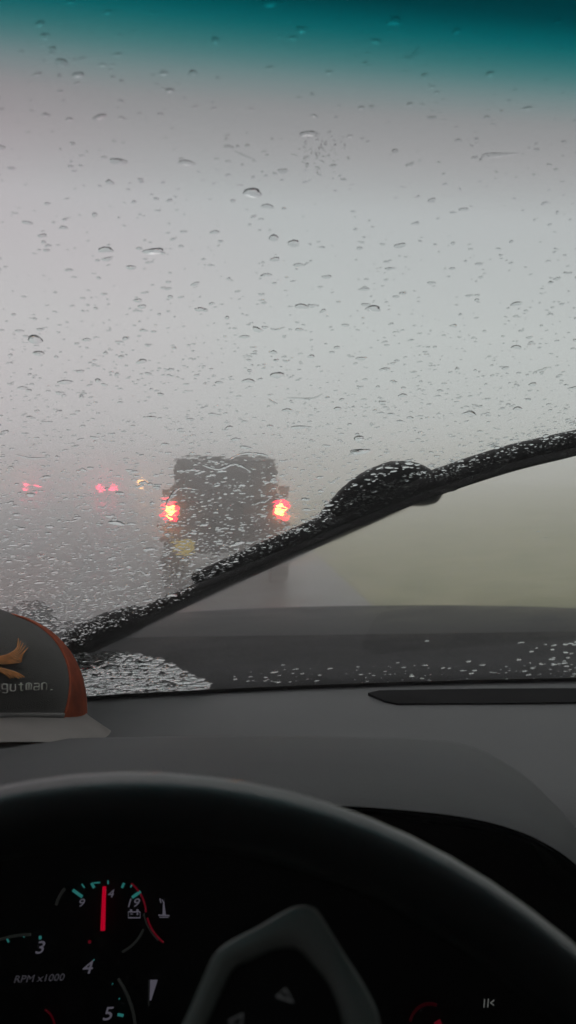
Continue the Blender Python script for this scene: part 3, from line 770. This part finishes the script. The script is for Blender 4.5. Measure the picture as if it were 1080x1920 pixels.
for ch in 'rawn.gutman.':
    if ch in GL: letter(GL[ch], x, EZ, .0041, .0075)
    x += .0036 if ch == '.' else .0058
cobj('lettering', bm, M_white)

# ------------------------------------------------------------------ vehicles
M_jeep = mat('dark_vehicle_paint', (.018, .020, .022), .3, coat=.4, var=.1)
M_jtop = mat('hard_top_plastic', (.012, .014, .014), .7, var=.1)
M_dglass = mat('dark_vehicle_glass', (.01, .012, .013), .06, var=.05)
M_tyre = mat('tyre_rubber', (.018, .018, .018), .85, bump=.8, bscale=60, var=.2)
M_rimm = mat('wheel_alloy', (.25, .25, .26), .35, metal=.8)
M_plate = mat('yellow_plate', (.95, .72, .12), .5, var=.06)
M_lens = mat('tail_light_lens', (.5, .01, .02), .2, emit=(1, .02, .07), es=4)
M_bulb = mat('tail_light_bulb', (1, .6, .2), .2, emit=(1, .45, .07), es=26)
def wheel_part(root, x, y, r, wd, nm='wheel'):
    bm = bmesh.new(); cyl(bm, (x, y, r), r, wd, 'X', 32); bmesh.ops.bevel(bm, geom=list(bm.edges), offset=.03, segments=2, affect='EDGES')
    t = obj(nm, bm, M_tyre, root, smooth=True)
    bm = bmesh.new(); cyl(bm, (x, y, r), r * .58, wd + .012, 'X', 24); obj('rim', bm, M_rimm, t)
    return t
p = at(423, 958, 11.6)
jeep = empty('boxy_off_roader')
tag(jeep, 'dark boxy off-road vehicle with lit tail lights and yellow plate stopped in fog ahead', 'off-road vehicle')
M_ = lambda bm, n, m, par=jeep, **k: obj(n, bm, m, par, **k)
# local frame: x right, y forward (0 = rear face), z up
M_(rbox((0, 1.95, .86), (1.60, 3.6, .62), .05), 'body', M_jeep, smooth=False)
M_(rbox((0, 1.30, 1.53), (1.56, 2.5, .76), .07, taper=(.93, .95)), 'hard_top', M_jtop)
M_(rbox((0, 3.0, 1.20), (1.42, 1.25, .10), .04), 'engine_cover', M_jeep)
bm = bmesh.new(); prism(bm, [(-.60, .055, 1.28), (.60, .055, 1.28), (.55, .075, 1.80), (-.55, .075, 1.80)], (0, -.03, 0)); M_(bm, 'rear_window', M_dglass)
for s in (-1, 1):
    M_(rbox((s * .86, .72, .86), (.24, 1.05, .10), .04), 'fender', M_jtop)
    M_(rbox((s * .86, 3.1, .90), (.24, 1.05, .10), .04), 'fender', M_jtop)
    wheel_part(jeep, s * .80, .72, .41, .27); wheel_part(jeep, s * .80, 3.1, .41, .27)
    t = M_(rbox((s * .80, .10, 1.115), (.20, .12, .26), .04), 'tail_light', M_lens)
    bm = bmesh.new(); bmesh.ops.create_uvsphere(bm, u_segments=20, v_segments=12, radius=.066)
    for v in bm.verts: v.co = Vector((s * .80, .03, 1.115)) + Vector((v.co.x, v.co.y * .5, v.co.z))
    M_(bm, 'bulb', M_bulb, t, smooth=True)
    M_(rbox((s * 1.0, 2.35, 1.33), (.17, .08, .22), .03), 'side_mirror', M_jtop)
M_(rbox((0, -.10, .60), (1.75, .18, .20), .04), 'bumper', M_jtop)
bm = bmesh.new(); cyl(bm, (.05, -.12, 1.08), .39, .24, 'Y', 36); bmesh.ops.bevel(bm, geom=list(bm.edges), offset=.04, segments=3, affect='EDGES')
sp = M_(bm, 'spare_wheel', M_tyre, smooth=True)
bm = bmesh.new(); cyl(bm, (.05, -.13, 1.08), .21, .25, 'Y', 24); M_(bm, 'rim', M_jtop, sp)
M_(rbox((-.60, -.205, .615), (.31, .02, .17), .008), 'licence_plate', M_plate)
M_(rbox((-.60, -.195, .615), (.34, .02, .20), .008), 'plate_holder', M_jtop)
bm = bmesh.new(); tube(bm, [(.62, .02, 1.30), (.60, .0, 1.25), (.30, -.005, 1.27)], .010, 6); M_(bm, 'rear_wiper', M_rubber)
jeep.location = (p.x, 11.6, 0)

M_sedan = mat('pale_car_paint', (.20, .20, .21), .35, coat=.5)
M_flens = mat('far_tail_light', (.5, .01, .03), .2, emit=(1, .03, .11), es=75)
def sedan(name, u, Y, label):
    root = empty(name); tag(root, label, 'car', 'cars far ahead in the left lanes')
    prof = [(0, .45), (.0, .92), (.15, 1.0), (.75, 1.06), (1.35, 1.42), (2.3, 1.46), (3.2, 1.02), (4.3, .88), (4.45, .6), (4.4, .35), (.1, .33)]
    bm = bmesh.new(); rows = []
    for x, k in ((-.86, .96), (-.80, 1), (0, 1.01), (.80, 1), (.86, .96)):
        rows.append([(x * (1 if z < 1.05 else .80), y, z * (k if z > .9 else 1)) for y, z in prof])
    V = [[bm.verts.new(q) for q in r] for r in rows]; n = len(prof)
    for i in range(4):
        for j in range(n): bm.faces.new((V[i][j], V[i + 1][j], V[i + 1][(j + 1) % n], V[i][(j + 1) % n]))
    bm.faces.new(V[0][::-1]); bm.faces.new(V[-1]); bmesh.ops.recalc_face_normals(bm, faces=bm.faces)
    M_(bm, 'body', M_sedan, root)
    bm = bmesh.new(); prism(bm, [(-.62, .80, 1.10), (.62, .80, 1.10), (.55, 1.30, 1.40), (-.55, 1.30, 1.40)], (0, -.02, .02)); M_(bm, 'rear_window', M_dglass, root)
    M_(rbox((0, -.04, .50), (1.68, .12, .2), .03), 'bumper', M_jtop, root)
    for s in (-1, 1):
        M_(rbox((s * .44, -.01, .92), (.44, .06, .30), .02), 'tail_light', M_flens, root)
        wheel_part(root, s * .78, .9, .32, .2); wheel_part(root, s * .78, 3.5, .32, .2)
    d = ray(u, 910); root.location = (d.x / d.y * Y, Y, 0)
sedan('distant_car', 200, 55, 'nearer hazy car in the left lanes with brighter pink tail lights')
sedan('distant_car', 60, 62, 'leftmost hazy car far ahead with faint pink tail lights')
d = ray(266, 907); wl = empty('warning_light')
tag(wl, 'small amber lamp on a post glowing in the fog left of the boxy vehicle', 'warning light')
bm = bmesh.new(); tube(bm, [(0, 0, 0), (0, 0, 1.0)], .03, 8); M_(bm, 'post', M_rimm, wl)
M_(rbox((0, 0, .04), (.5, .5, .08), .02), 'base', M_rubber, wl)
bm = bmesh.new(); cyl(bm, (0, 0, 1.14), .19, .16, 'Y', 20); M_(bm, 'lamp', mat('amber_lamp', (.8, .4, .1), .3, emit=(1, .45, .12), es=50), wl)
wl.location = (d.x / d.y * 55, 55, 0)

# ------------------------------------------------------------------ rain haze
bm = bmesh.new(); box(bm, (-5, 110, 1.0), (330, 300, 4.2))
hz = obj('haze', bm, None); tag(hz, kind='stuff')
m = bpy.data.materials.new('rain_haze'); m.use_nodes = True; N_ = m.node_tree.nodes; N_.remove(N_['Principled BSDF'])
pv = N_.new('ShaderNodeVolumePrincipled'); pv.inputs['Color'].default_value = (1, .995, .995, 1); pv.inputs['Density'].default_value = .038; pv.inputs['Anisotropy'].default_value = .6
m.node_tree.links.new(pv.outputs[0], N_['Material Output'].inputs['Volume']); hz.data.materials.append(m)
